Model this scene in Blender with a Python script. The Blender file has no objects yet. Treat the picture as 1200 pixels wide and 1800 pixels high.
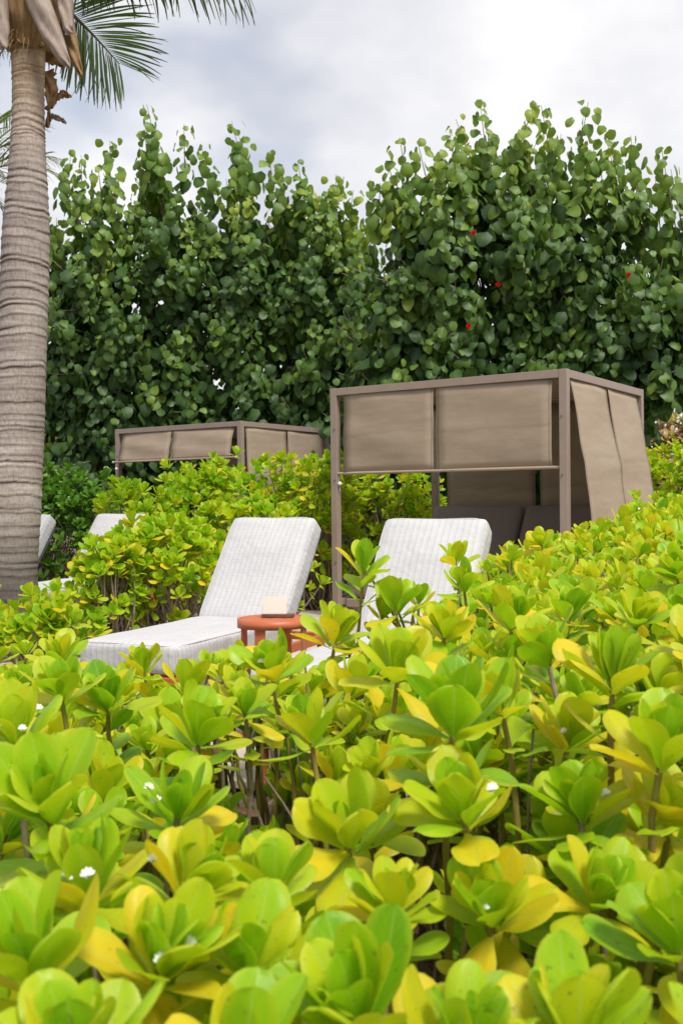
import bpy, bmesh, math, random
import numpy as np
from mathutils import Vector, Matrix, Euler
R = math.radians
C = bpy.context.scene.collection
sc = bpy.context.scene

# ------------------------------------------------------------------ camera
CAMH = 1.15
cam_d = bpy.data.cameras.new('camera'); cam = bpy.data.objects.new('camera', cam_d); C.objects.link(cam)
cam.location = (0, 0, CAMH)
cam.rotation_euler = (Matrix.Rotation(R(90 - 0.65), 3, 'X') @ Matrix.Rotation(R(-0.6), 3, 'Z')).to_euler()
cam_d.sensor_fit = 'VERTICAL'; cam_d.sensor_height = 36; cam_d.lens = 35.3
cam_d.clip_start = 0.05; cam_d.clip_end = 2000
cam_d.dof.use_dof = True; cam_d.dof.focus_distance = 4.6; cam_d.dof.aperture_fstop = 7.5
sc.camera = cam
sc.render.resolution_x = 682; sc.render.resolution_y = 1024

# ------------------------------------------------------------------ sky
w = bpy.data.worlds.new('World'); sc.world = w; w.use_nodes = True
nt = w.node_tree; N = nt.nodes; L = nt.links; N.clear()
SUN_EL, SUN_AZ = 58, 150          # azimuth clockwise from +Y
out = N.new('ShaderNodeOutputWorld')
sky = N.new('ShaderNodeTexSky'); sky.sky_type = 'NISHITA'; sky.sun_disc = False
sky.sun_elevation = R(SUN_EL); sky.sun_rotation = R(SUN_AZ)
bgs = N.new('ShaderNodeBackground'); bgs.inputs[1].default_value = 0.07; L.new(sky.outputs[0], bgs.inputs[0])
tc = N.new('ShaderNodeTexCoord'); sep = N.new('ShaderNodeSeparateXYZ'); L.new(tc.outputs['Generated'], sep.inputs[0])
ad = N.new('ShaderNodeMath'); ad.operation = 'ADD'; ad.inputs[1].default_value = 0.35
ab = N.new('ShaderNodeMath'); ab.operation = 'ABSOLUTE'; L.new(sep.outputs[2], ab.inputs[0]); L.new(ab.outputs[0], ad.inputs[0])
dv = N.new('ShaderNodeVectorMath'); dv.operation = 'DIVIDE'; cb = N.new('ShaderNodeCombineXYZ')
for i in range(3): L.new(ad.outputs[0], cb.inputs[i])
L.new(tc.outputs['Generated'], dv.inputs[0]); L.new(cb.outputs[0], dv.inputs[1])
mp = N.new('ShaderNodeMapping'); mp.inputs['Location'].default_value = (3.1, 1.7, 0.4); L.new(dv.outputs[0], mp.inputs[0])
n1 = N.new('ShaderNodeTexNoise'); n1.inputs['Scale'].default_value = 2.6; n1.inputs['Detail'].default_value = 6; n1.inputs['Roughness'].default_value = 0.5
n2 = N.new('ShaderNodeTexNoise'); n2.inputs['Scale'].default_value = 1.7; n2.inputs['Detail'].default_value = 4; n2.inputs['Roughness'].default_value = 0.55
L.new(mp.outputs[0], n1.inputs['Vector']); L.new(mp.outputs[0], n2.inputs['Vector'])
cr = N.new('ShaderNodeValToRGB')
cr.color_ramp.elements[0].position = 0.38; cr.color_ramp.elements[0].color = (0.78, 0.79, 0.85, 1)
cr.color_ramp.elements[1].position = 0.60; cr.color_ramp.elements[1].color = (1.06, 1.05, 1.06, 1)
L.new(n1.outputs['Fac'], cr.inputs[0])
bgc = N.new('ShaderNodeBackground'); bgc.inputs[1].default_value = 0.47; L.new(cr.outputs[0], bgc.inputs[0])
cov = N.new('ShaderNodeValToRGB')
cov.color_ramp.elements[0].position = 0.51; cov.color_ramp.elements[0].color = (0.97, 0.97, 0.97, 1)
cov.color_ramp.elements[1].position = 0.70; cov.color_ramp.elements[1].color = (0.25, 0.25, 0.25, 1)
L.new(n2.outputs['Fac'], cov.inputs[0])
mx = N.new('ShaderNodeMixShader'); L.new(cov.outputs[0], mx.inputs[0]); L.new(bgs.outputs[0], mx.inputs[1]); L.new(bgc.outputs[0], mx.inputs[2])
L.new(mx.outputs[0], out.inputs[0])

# ------------------------------------------------------------------ sun and exposure
sun_d = bpy.data.lights.new('sun', 'SUN'); sun = bpy.data.objects.new('sun', sun_d); C.objects.link(sun)
sun_d.energy = 2.0; sun_d.angle = R(14); sun_d.color = (1.0, 0.96, 0.89)
sd = Vector((math.sin(R(SUN_AZ)) * math.cos(R(SUN_EL)), math.cos(R(SUN_AZ)) * math.cos(R(SUN_EL)), math.sin(R(SUN_EL))))
sun.rotation_euler = sd.to_track_quat('Z', 'Y').to_euler(); sun.location = (0, 0, 30)
vs = sc.view_settings; vs.view_transform = 'Standard'; vs.look = 'None'; vs.gamma = 1; vs.use_curve_mapping = False
vs.exposure = 1.05

# ------------------------------------------------------------------ helpers
def tag(o, label=None, cat=None, group=None, kind=None):
    if label: o['label'] = label
    if cat: o['category'] = cat
    if group: o['group'] = group
    if kind: o['kind'] = kind
    return o
def thing(name, loc, rz=0, **k):
    o = bpy.data.objects.new(name, None); C.objects.link(o); o.location = loc; o.rotation_euler = (0, 0, rz)
    o.empty_display_size = 0.1
    return tag(o, **k)
def link(name, me, mat=None, parent=None, M=None):
    o = bpy.data.objects.new(name, me); C.objects.link(o)
    if mat and not me.materials: me.materials.append(mat)
    if parent: o.parent = parent
    if M is not None: o.matrix_basis = M
    return o
def copy_tree(o, parent=None):
    c = o.copy(); C.objects.link(c); c.parent = parent
    for ch in list(o.children): copy_tree(ch, c)
    return c
def qmesh(name, V, Q, UV=None, RND=None, smooth=True, mat=None):
    V = np.asarray(V, np.float32); Q = np.asarray(Q, np.int32)
    me = bpy.data.meshes.new(name)
    me.vertices.add(len(V)); me.vertices.foreach_set('co', V.ravel())
    me.loops.add(Q.size); me.loops.foreach_set('vertex_index', Q.ravel())
    me.polygons.add(len(Q)); me.polygons.foreach_set('loop_start', np.arange(0, Q.size, 4, dtype=np.int32))
    me.polygons.foreach_set('use_smooth', np.full(len(Q), smooth))
    me.update(calc_edges=True)
    if UV is not None:
        u = me.uv_layers.new(name='UVMap'); u.data.foreach_set('uv', np.asarray(UV, np.float32)[Q.ravel()].ravel())
    if RND is not None:
        a = me.attributes.new('rnd', 'FLOAT', 'POINT'); a.data.foreach_set('value', np.asarray(RND, np.float32))
    if mat: me.materials.append(mat)
    return me
class Acc:                                   # collects quads with uv and rnd into one mesh
    def __init__(s): s.V = []; s.Q = []; s.U = []; s.R = []; s.n = 0
    def add(s, V, Q, U=None, r=0.5):
        s.V.append(V); s.Q.append(Q + s.n); s.U.append(np.zeros((len(V), 2)) if U is None else U); s.R.append(np.full(len(V), r)); s.n += len(V)
    def mesh(s, name, mat, smooth=True):
        return qmesh(name, np.concatenate(s.V), np.concatenate(s.Q), np.concatenate(s.U), np.concatenate(s.R), smooth, mat)
def tube_np(P, rad, n=6):
    P = np.asarray(P, float); m = len(P); rad = np.broadcast_to(np.asarray(rad, float), (m,))
    T = np.gradient(P, axis=0); T /= np.linalg.norm(T, axis=1)[:, None] + 1e-9
    ref = np.array([1, 0, 0.]) if abs(T[0][0]) < 0.8 else np.array([0, 1, 0.])
    V = []
    for i in range(m):
        a = np.cross(T[i], ref); a /= np.linalg.norm(a) + 1e-9; b = np.cross(T[i], a)
        for k in range(n):
            t = 2 * math.pi * k / n; V.append(P[i] + rad[i] * (math.cos(t) * a + math.sin(t) * b))
    Q = [(i * n + k, i * n + (k + 1) % n, (i + 1) * n + (k + 1) % n, (i + 1) * n + k) for i in range(m - 1) for k in range(n)]
    U = np.array([(k / n, i / (m - 1)) for i in range(m) for k in range(n)])
    return np.array(V), np.array(Q, np.int32), U
def bez(a, b, c, n=8):
    t = np.linspace(0, 1, n)[:, None]; a, b, c = (np.asarray(v, float) for v in (a, b, c))
    return (1 - t) ** 2 * a + 2 * t * (1 - t) * b + t * t * c
def frame_M(pos, y, z, s=1.0, sx=1.0):       # y along, z approx normal
    y = Vector(y).normalized(); x = y.cross(Vector(z))
    if x.length < 1e-5: x = y.orthogonal()
    x.normalize(); z = x.cross(y)
    M = Matrix.Identity(4)
    for i in range(3):
        M[i][0] = x[i] * s * sx; M[i][1] = y[i] * s; M[i][2] = z[i] * s; M[i][3] = pos[i]
    return M
def bm_obj(name, bm, mat, parent=None, bevel=0, smooth=False, seg=2):
    if bevel: bmesh.ops.bevel(bm, geom=[e for e in bm.edges if e.is_manifold and e.calc_face_angle(0) > 0.6], offset=bevel, segments=seg, profile=0.6, affect='EDGES')
    me = bpy.data.meshes.new(name); bm.to_mesh(me); bm.free()
    if smooth:
        for p in me.polygons: p.use_smooth = True
    me.materials.append(mat)
    return link(name, me, None, parent)
def add_box(bm, x0, x1, y0, y1, z0, z1):
    r = bmesh.ops.create_cube(bm, size=1)['verts']
    for v in r: v.co = Vector((x0 + (v.co.x + .5) * (x1 - x0), y0 + (v.co.y + .5) * (y1 - y0), z0 + (v.co.z + .5) * (z1 - z0)))
    return r
def box(name, b, mat, parent=None, bevel=0.004):
    bm = bmesh.new(); add_box(bm, *b); return bm_obj(name, bm, mat, parent, bevel)

# ------------------------------------------------------------------ materials
def newmat(name):
    m = bpy.data.materials.new(name); m.use_nodes = True; t = m.node_tree
    return m, t.nodes, t.links, t.nodes['Principled BSDF'], t.nodes['Material Output']
def ramp(N, pts):
    r = N.new('ShaderNodeValToRGB'); e = r.color_ramp.elements
    while len(e) < len(pts): e.new(0.5)
    for i, (p, c) in enumerate(pts): e[i].position = p; e[i].color = (*c, 1)
    return r
def noise(N, L, scale, detail=4, rough=.55, coord='Object', vec=None):
    n = N.new('ShaderNodeTexNoise'); n.inputs['Scale'].default_value = scale; n.inputs['Detail'].default_value = detail; n.inputs['Roughness'].default_value = rough
    if vec is None:
        t = N.new('ShaderNodeTexCoord'); vec = t.outputs[coord]
    L.new(vec, n.inputs['Vector']); return n
def mixc(N, L, a, b, fac, mode='MIX'):
    m = N.new('ShaderNodeMix'); m.data_type = 'RGBA'; m.blend_type = mode
    for s, v in ((m.inputs[0], fac), (m.inputs[6], a), (m.inputs[7], b)):
        if hasattr(v, 'links'): L.new(v, s)
        elif isinstance(v, (int, float)): s.default_value = v
        else: s.default_value = (*v, 1)
    return m.outputs[2]
def math_n(N, L, op, a, b=None, c=None):
    m = N.new('ShaderNodeMath'); m.operation = op
    for i, v in enumerate((a, b, c)):
        if v is None: continue
        if hasattr(v, 'links'): L.new(v, m.inputs[i])
        else: m.inputs[i].default_value = v
    return m.outputs[0]
def bump(N, L, bs, h, strength=.3, dist=.01):
    b = N.new('ShaderNodeBump'); b.inputs['Strength'].default_value = strength; b.inputs['Distance'].default_value = dist
    L.new(h, b.inputs['Height']); L.new(b.outputs[0], bs.inputs['Normal'])
def noisy(name, c1, c2, scale, rough=.8, bs=.3, bd=.01, detail=5, spec=.3, coord='Object'):
    m, N, L, b, o = newmat(name); n = noise(N, L, scale, detail, coord=coord)
    r = ramp(N, [(.3, c1), (.7, c2)]); L.new(n.outputs['Fac'], r.inputs[0]); L.new(r.outputs[0], b.inputs['Base Color'])
    b.inputs['Roughness'].default_value = rough; b.inputs['Specular IOR Level'].default_value = spec
    bump(N, L, b, n.outputs['Fac'], bs, bd); return m
def leaf_mat(name, pts, trans=.3, rough=.35, spec=.5, vein=(.5, .6, .15), veinf=.35, edge=None, tscale=1.6, jitter=.12, ribs=0, spots=0):
    m, N, L, b, o = newmat(name)
    at = N.new('ShaderNodeAttribute'); at.attribute_name = 'rnd'
    oi = N.new('ShaderNodeObjectInfo')
    j = math_n(N, L, 'MULTIPLY_ADD', oi.outputs['Random'], jitter, -jitter / 2)
    uv = N.new('ShaderNodeUVMap'); sp = N.new('ShaderNodeSeparateXYZ'); L.new(uv.outputs[0], sp.inputs[0])
    nz = noise(N, L, 1.6, 3, vec=uv.outputs[0]); nn = math_n(N, L, 'MULTIPLY_ADD', nz.outputs['Fac'], .36, -.18)
    nn = math_n(N, L, 'ADD', nn, math_n(N, L, 'MULTIPLY', math_n(N, L, 'MULTIPLY', math_n(N, L, 'SUBTRACT', sp.outputs[1], .35), .28), oi.outputs['Random']))
    f = math_n(N, L, 'ADD', math_n(N, L, 'ADD', at.outputs['Fac'], j), nn)
    r = ramp(N, pts); L.new(f, r.inputs[0]); col = r.outputs[0]
    d = math_n(N, L, 'ABSOLUTE', math_n(N, L, 'SUBTRACT', sp.outputs[0], .5))
    if edge:
        e = N.new('ShaderNodeMapRange'); e.inputs[1].default_value = .30; e.inputs[2].default_value = .52; e.inputs[3].default_value = 0; e.inputs[4].default_value = .55
        L.new(d, e.inputs[0]); col = mixc(N, L, col, edge, e.outputs[0])
    mr = N.new('ShaderNodeMapRange'); mr.inputs[1].default_value = .012; mr.inputs[2].default_value = .035; mr.inputs[3].default_value = veinf; mr.inputs[4].default_value = 0
    L.new(d, mr.inputs[0]); vf = mr.outputs[0]
    hgt = math_n(N, L, 'MULTIPLY', vf, -1.0)
    # side veins
    s = math_n(N, L, 'SINE', math_n(N, L, 'MULTIPLY', math_n(N, L, 'SUBTRACT', sp.outputs[1], math_n(N, L, 'MULTIPLY', d, .55)), 60 if not ribs else ribs))
    sv = N.new('ShaderNodeMapRange'); sv.inputs[1].default_value = .86; sv.inputs[2].default_value = 1.0; sv.inputs[3].default_value = 0; sv.inputs[4].default_value = veinf * .35; L.new(s, sv.inputs[0])
    vf = math_n(N, L, 'MAXIMUM', vf, sv.outputs[0])
    col = mixc(N, L, col, vein, vf)
    if spots:      # blemishes, dusty patches and bitten brown margins
        va = N.new('ShaderNodeVectorMath'); va.operation = 'ADD'; L.new(uv.outputs[0], va.inputs[0]); L.new(oi.outputs['Location'], va.inputs[1])
        s1 = noise(N, L, 9, 3, .6, vec=va.outputs[0]); a1 = N.new('ShaderNodeMapRange'); a1.inputs[1].default_value = .68; a1.inputs[2].default_value = .74; a1.inputs[3].default_value = 0; a1.inputs[4].default_value = spots; L.new(s1.outputs['Fac'], a1.inputs[0])
        col = mixc(N, L, col, (.16, .09, .025), a1.outputs[0])
        s2 = noise(N, L, 3.2, 4, .6, vec=va.outputs[0]); col = mixc(N, L, col, mixc(N, L, col, (.78, .86, .65), 1.0, 'MULTIPLY'), s2.outputs['Fac'])
        rr_ = math_n(N, L, 'MULTIPLY_ADD', s2.outputs['Fac'], .5, rough - .22); L.new(rr_, b.inputs['Roughness'])
    L.new(col, b.inputs['Base Color'])
    if not spots: b.inputs['Roughness'].default_value = rough
    b.inputs['Specular IOR Level'].default_value = spec
    bump(N, L, b, math_n(N, L, 'ADD', hgt, math_n(N, L, 'MULTIPLY', s, .05)), .2, .003)
    t = N.new('ShaderNodeBsdfTranslucent'); tcn = mixc(N, L, col, (tscale, tscale, tscale * .6), 1.0, 'MULTIPLY'); L.new(tcn, t.inputs[0])
    x = N.new('ShaderNodeMixShader'); x.inputs[0].default_value = trans
    L.new(b.outputs[0], x.inputs[1]); L.new(t.outputs[0], x.inputs[2]); L.new(x.outputs[0], o.inputs[0])
    return m
M_NAU = leaf_mat('naupaka_leaf', [(.0, (.070, .22, .006)), (.26, (.180, .39, .008)), (.50, (.34, .52, .010)), (.73, (.56, .57, .014)), (1.0, (.78, .57, .02))],
                 trans=.38, rough=.42, spec=.32, vein=(.48, .58, .14), veinf=.36, spots=.75, edge=(.50, .52, .03))
M_NAUD = leaf_mat('dark_naupaka_leaf', [(.0, (.045, .13, .012)), (.5, (.10, .24, .015)), (1.0, (.22, .34, .03))], trans=.3, rough=.35, vein=(.3, .4, .1), veinf=.25)
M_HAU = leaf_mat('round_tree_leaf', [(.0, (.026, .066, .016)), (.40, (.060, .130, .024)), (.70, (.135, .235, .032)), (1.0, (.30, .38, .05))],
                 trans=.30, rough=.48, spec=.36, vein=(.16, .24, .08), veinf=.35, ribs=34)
M_PALM = leaf_mat('palm_leaflet', [(.0, (.035, .075, .02)), (.5, (.07, .13, .03)), (1.0, (.22, .24, .06))], trans=.25, rough=.4, vein=(.2, .25, .08), veinf=.4)
M_CROT = leaf_mat('croton_leaf', [(.0, (.42, .20, .17)), (.35, (.52, .34, .27)), (.65, (.58, .46, .14)), (1.0, (.30, .38, .08))], trans=.25, rough=.4, vein=(.5, .3, .2), veinf=.3)
M_STEM = noisy('green_brown_stem', (.26, .25, .045), (.20, .12, .035), 14, .7, .4, .004)
M_WOOD = noisy('grey_brown_twig', (.16, .115, .075), (.30, .24, .18), 30, .85, .5, .006)
M_RED = noisy('red_petal', (.50, .012, .012), (.62, .03, .02), 20, .5, .1, .002)
M_WHITE = noisy('white_petal', (.82, .80, .78), (.90, .90, .88), 30, .6, .1, .002)
M_CARD = noisy('cream_card', (.70, .62, .55), (.74, .67, .60), 15, .7, .05, .001)
M_BROWN = noisy('brown_wood', (.10, .05, .03), (.17, .085, .05), 25, .5, .2, .002)
M_TERRA = noisy('terracotta_paint', (.43, .112, .042), (.50, .135, .052), 18, .45, .08, .002, spec=.4)
M_TAUPE = noisy('taupe_metal', (.285, .215, .175), (.315, .24, .20), 7, .5, .05, .002, spec=.4)
M_GREYB = noisy('grey_sling', (.12, .13, .14), (.16, .17, .18), 90, .8, .3, .002)
M_STEEL = noisy('dull_steel', (.45, .44, .42), (.55, .54, .52), 20, .35, .05, .002)
M_LOUNGE = noisy('dark_taupe_cushion', (.21, .165, .145), (.25, .20, .175), 60, .9, .25, .003)

def fabric_mat(name, c1, c2, trans):
    m, N, L, b, o = newmat(name)
    t = N.new('ShaderNodeTexCoord')
    mp = N.new('ShaderNodeMapping'); mp.inputs['Scale'].default_value = (1.0, 1.0, 5.0); L.new(t.outputs['Object'], mp.inputs[0])
    n = noise(N, L, 2.2, 5, .6, vec=mp.outputs[0]); r = ramp(N, [(.3, c1), (.68, c2)]); L.new(n.outputs['Fac'], r.inputs[0])
    n3 = noise(N, L, 260, 2); col = mixc(N, L, r.outputs[0], (.75, .75, .75), math_n(N, L, 'MULTIPLY', n3.outputs['Fac'], .35), 'MULTIPLY')
    uv = N.new('ShaderNodeUVMap'); su = N.new('ShaderNodeSeparateXYZ'); L.new(uv.outputs[0], su.inputs[0])
    eu = math_n(N, L, 'SUBTRACT', .5, math_n(N, L, 'ABSOLUTE', math_n(N, L, 'SUBTRACT', su.outputs[0], .5))); st = math_n(N, L, 'COMPARE', eu, .022, .0035); hem = math_n(N, L, 'LESS_THAN', eu, .022)
    col = mixc(N, L, col, (.88, .88, .88), hem, 'MULTIPLY'); col = mixc(N, L, col, (.62, .6, .58), st, 'MULTIPLY')
    wm = math_n(N, L, 'ADD', su.outputs[1], math_n(N, L, 'MULTIPLY', n.outputs['Fac'], .22)); band = N.new('ShaderNodeMapRange'); band.inputs[1].default_value = 0; band.inputs[2].default_value = .03; band.inputs[3].default_value = 1; band.inputs[4].default_value = 0
    L.new(math_n(N, L, 'ABSOLUTE', math_n(N, L, 'SUBTRACT', wm, .62)), band.inputs[0]); col = mixc(N, L, col, (.80, .83, .80), math_n(N, L, 'MULTIPLY', band.outputs[0], .6), 'MULTIPLY')
    L.new(col, b.inputs['Base Color']); b.inputs['Roughness'].default_value = .95; b.inputs['Specular IOR Level'].default_value = .1
    n2 = noise(N, L, 3.5, 3); bump(N, L, b, n2.outputs['Fac'], .25, .03)
    tr = N.new('ShaderNodeBsdfTranslucent'); L.new(col, tr.inputs[0]); x = N.new('ShaderNodeMixShader'); x.inputs[0].default_value = trans
    L.new(b.outputs[0], x.inputs[1]); L.new(tr.outputs[0], x.inputs[2]); L.new(x.outputs[0], o.inputs[0]); return m
M_FAB = fabric_mat('beige_canvas', (.395, .302, .220), (.455, .365, .28), .16)

def cushion_mat():
    m, N, L, b, o = newmat('striped_white_canvas')
    uv = N.new('ShaderNodeUVMap'); sp = N.new('ShaderNodeSeparateXYZ'); L.new(uv.outputs[0], sp.inputs[0])
    def line(src, period, wdt, off=0):
        f = math_n(N, L, 'FRACT', math_n(N, L, 'ADD', math_n(N, L, 'DIVIDE', src, period), off))
        return math_n(N, L, 'LESS_THAN', f, wdt)
    u, v = sp.outputs[0], sp.outputs[1]
    dash = line(v, .011, .62)
    a = math_n(N, L, 'MULTIPLY', line(u, .034, .10), dash); c = math_n(N, L, 'MULTIPLY', line(u, .034, .07, .27), dash)
    g = math_n(N, L, 'MULTIPLY', line(v, .022, .12), .10)
    f = math_n(N, L, 'MAXIMUM', math_n(N, L, 'MAXIMUM', math_n(N, L, 'MULTIPLY', a, .60), math_n(N, L, 'MULTIPLY', c, .36)), g)
    n = noise(N, L, 5, 4); base = ramp(N, [(.3, (.48, .472, .482)), (.7, (.525, .515, .517))]); L.new(n.outputs['Fac'], base.inputs[0])
    L.new(mixc(N, L, base.outputs[0], (.16, .14, .16), f), b.inputs['Base Color'])
    b.inputs['Roughness'].default_value = .9; b.inputs['Specular IOR Level'].default_value = .15
    n4 = noise(N, L, 6, 4); bump(N, L, b, n4.outputs['Fac'], .6, .035); return m
M_CUSH = cushion_mat()

def bark_mat():
    m, N, L, b, o = newmat('ringed_palm_bark')
    t = N.new('ShaderNodeTexCoord'); uv = N.new('ShaderNodeUVMap'); sp = N.new('ShaderNodeSeparateXYZ'); L.new(uv.outputs[0], sp.inputs[0])
    mp = N.new('ShaderNodeMapping'); mp.inputs['Scale'].default_value = (1, 1, .42); L.new(t.outputs['Object'], mp.inputs[0])
    fine = noise(N, L, 60, 6, .7, vec=mp.outputs[0])
    mp2 = N.new('ShaderNodeMapping'); mp2.inputs['Scale'].default_value = (.6, .6, 9); L.new(t.outputs['Object'], mp2.inputs[0])
    band = noise(N, L, 4.0, 5, .65, vec=mp2.outputs[0])
    big = noise(N, L, 2.2, 4)
    r = ramp(N, [(.30, (.19, .152, .132)), (.43, (.31, .258, .228)), (.58, (.43, .37, .33)), (.72, (.58, .52, .47))])
    L.new(math_n(N, L, 'ADD', math_n(N, L, 'MULTIPLY', band.outputs['Fac'], .6), math_n(N, L, 'MULTIPLY', big.outputs['Fac'], .4)), r.inputs[0])
    rr = ramp(N, [(.34, (.42, .38, .36)), (.55, (1, 1, 1))]); L.new(fine.outputs['Fac'], rr.inputs[0])
    col = mixc(N, L, r.outputs[0], rr.outputs[0], .55, 'MULTIPLY')
    at = N.new('ShaderNodeAttribute'); at.attribute_name = 'rnd'       # ring scars: dark lines, with the shade under each lip painted in
    col = mixc(N, L, col, (.060, .042, .034), math_n(N, L, 'MULTIPLY', at.outputs['Fac'], .92))
    # young golden top, darker towards the foot
    z = N.new('ShaderNodeMapRange'); z.inputs[1].default_value = .80; z.inputs[2].default_value = .99; L.new(sp.outputs[1], z.inputs[0])
    col = mixc(N, L, col, (.40, .25, .105), math_n(N, L, 'MULTIPLY', z.outputs[0], .55))
    z2 = N.new('ShaderNodeMapRange'); z2.inputs[1].default_value = .27; z2.inputs[2].default_value = .12; L.new(sp.outputs[1], z2.inputs[0])
    col = mixc(N, L, col, (.055, .045, .042), math_n(N, L, 'MULTIPLY', z2.outputs[0], .75))
    L.new(col, b.inputs['Base Color']); b.inputs['Roughness'].default_value = .9; b.inputs['Specular IOR Level'].default_value = .2
    bump(N, L, b, fine.outputs['Fac'], .7, .012); return m
M_BARK = bark_mat()
def fibre_mat(name, c1, c2):
    m, N, L, b, o = newmat(name)
    uv = N.new('ShaderNodeUVMap'); mp = N.new('ShaderNodeMapping'); mp.inputs['Scale'].default_value = (26, 1.6, 1); L.new(uv.outputs[0], mp.inputs[0])
    n = noise(N, L, 2.2, 5, .7, vec=mp.outputs[0]); g = noise(N, L, 9, 4)
    r = ramp(N, [(.28, c1), (.72, c2)]); L.new(math_n(N, L, 'ADD', math_n(N, L, 'MULTIPLY', n.outputs['Fac'], .55), math_n(N, L, 'MULTIPLY', g.outputs['Fac'], .45)), r.inputs[0])
    L.new(r.outputs[0], b.inputs['Base Color']); b.inputs['Roughness'].default_value = .8; b.inputs['Specular IOR Level'].default_value = .25
    bump(N, L, b, n.outputs['Fac'], .5, .01); return m
M_FIB = fibre_mat('golden_sheath_fibre', (.085, .042, .018), (.50, .32, .15))
M_DRY = fibre_mat('grey_dry_sheath', (.15, .105, .08), (.56, .46, .39))
M_RACH = noisy('palm_midrib', (.20, .20, .05), (.30, .25, .08), 8, .5, .1, .003)
M_DEAD = leaf_mat('dead_leaf', [(.0, (.10, .05, .03)), (.5, (.24, .14, .08)), (1.0, (.42, .31, .20))], trans=.1, rough=.8, spec=.1, vein=(.3, .2, .12), veinf=.2)

def ground_mat():
    m, N, L, b, o = newmat('brown_mulch_soil')
    a = noise(N, L, 2.0, 6); c = noise(N, L, 38, 6, .7)
    r = ramp(N, [(.3, (.055, .036, .025)), (.55, (.125, .085, .06)), (.75, (.24, .18, .135))])
    L.new(math_n(N, L, 'ADD', math_n(N, L, 'MULTIPLY', a.outputs['Fac'], .4), math_n(N, L, 'MULTIPLY', c.outputs['Fac'], .6)), r.inputs[0])
    L.new(r.outputs[0], b.inputs['Base Color']); b.inputs['Roughness'].default_value = .95
    bump(N, L, b, c.outputs['Fac'], .8, .03); return m
M_GROUND = ground_mat()
M_PAVE = noisy('pale_limestone', (.38, .33, .27), (.52, .47, .40), 9, .85, .3, .004)

# ------------------------------------------------------------------ ground
bm = bmesh.new()
n = 60
xs = np.sign(np.linspace(-1, 1, n)) * np.abs(np.linspace(-1, 1, n)) ** 3 * 600
vg = [[bm.verts.new((x, y + 6, 0.02 * math.sin(x * 1.7 + y) if max(abs(x), abs(y)) < 60 else 0)) for x in xs] for y in xs]
for i in range(n - 1):
    for j in range(n - 1): bm.faces.new((vg[i][j], vg[i][j + 1], vg[i + 1][j + 1], vg[i + 1][j]))
g = bm_obj('ground', bm, M_GROUND, smooth=True); g.location.z = -0.05; tag(g, kind='structure')
pv = thing('paving', (0, 0, 0), kind='structure')
rng = random.Random(3)
pm = []
for k in range(4):
    bm = bmesh.new(); add_box(bm, -.296, .296, -.296, .296, -.04, 0)
    bmesh.ops.bevel(bm, geom=bm.edges[:], offset=.006, segments=1, affect='EDGES')
    for v in bm.verts: v.co.z += rng.uniform(-.001, .001)
    me = bpy.data.meshes.new('paver'); bm.to_mesh(me); bm.free(); me.materials.append(M_PAVE); pm.append(me)
ca, sa = math.cos(R(-18.7)), math.sin(R(-18.7))
for i in range(-7, 9):
    for j in range(-2, 14):
        x, y = i * .605, j * .605; X = -.3 + x * ca - y * sa; Y = 4.4 + x * sa + y * ca
        if abs(X) > .36 * Y + .9 or Y < 4.1 or Y > 12: continue
        o = link('paver', rng.choice(pm), None, pv); o.location = (X, Y, rng.uniform(-.001, .004)); o.rotation_euler = (0, 0, R(-18.7))

# ------------------------------------------------------------------ cabanas
CW, CD, CHT = 2.03, 2.36, 2.25       # x depth, y width, height
def sheet(name, P00, P10, P01, P11, mat, parent, nu=10, nv=10, belly=.02, seed=0, out=(0, 0, 0), fold=0.):
    rg = random.Random(seed); ph = [rg.uniform(0, 6) for _ in range(4)]
    P00, P10, P01, P11, out = (np.array(v, float) for v in (P00, P10, P01, P11, out))
    V = []; U = []
    for j in range(nv + 1):
        for i in range(nu + 1):
            u, v = i / nu, j / nv
            p = (1 - v) * ((1 - u) * P00 + u * P10) + v * ((1 - u) * P01 + u * P11)
            d = belly * math.sin(math.pi * v) * (.6 + .4 * math.sin(math.pi * u)) + .010 * math.sin(5 * u + ph[0] + 2 * v) * v + .005 * math.sin(11 * v + ph[1] + 3 * u) + .006 * math.sin(8 * (u - .5) * (1.2 - v) + ph[2]) * math.exp(-6 * min(u, 1 - u))
            d += fold * max(0, 1 - abs(v - .55) / .12)
            V.append(p + out * d); U.append((u, v))
    Q = [(j * (nu + 1) + i, j * (nu + 1) + i + 1, (j + 1) * (nu + 1) + i + 1, (j + 1) * (nu + 1) + i) for j in range(nv) for i in range(nu)]
    o = link(name, qmesh(name, V, Q, U, mat=mat), None, parent)
    s = o.modifiers.new('thickness', 'SOLIDIFY'); s.thickness = .004; s.offset = 0
    return o
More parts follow.
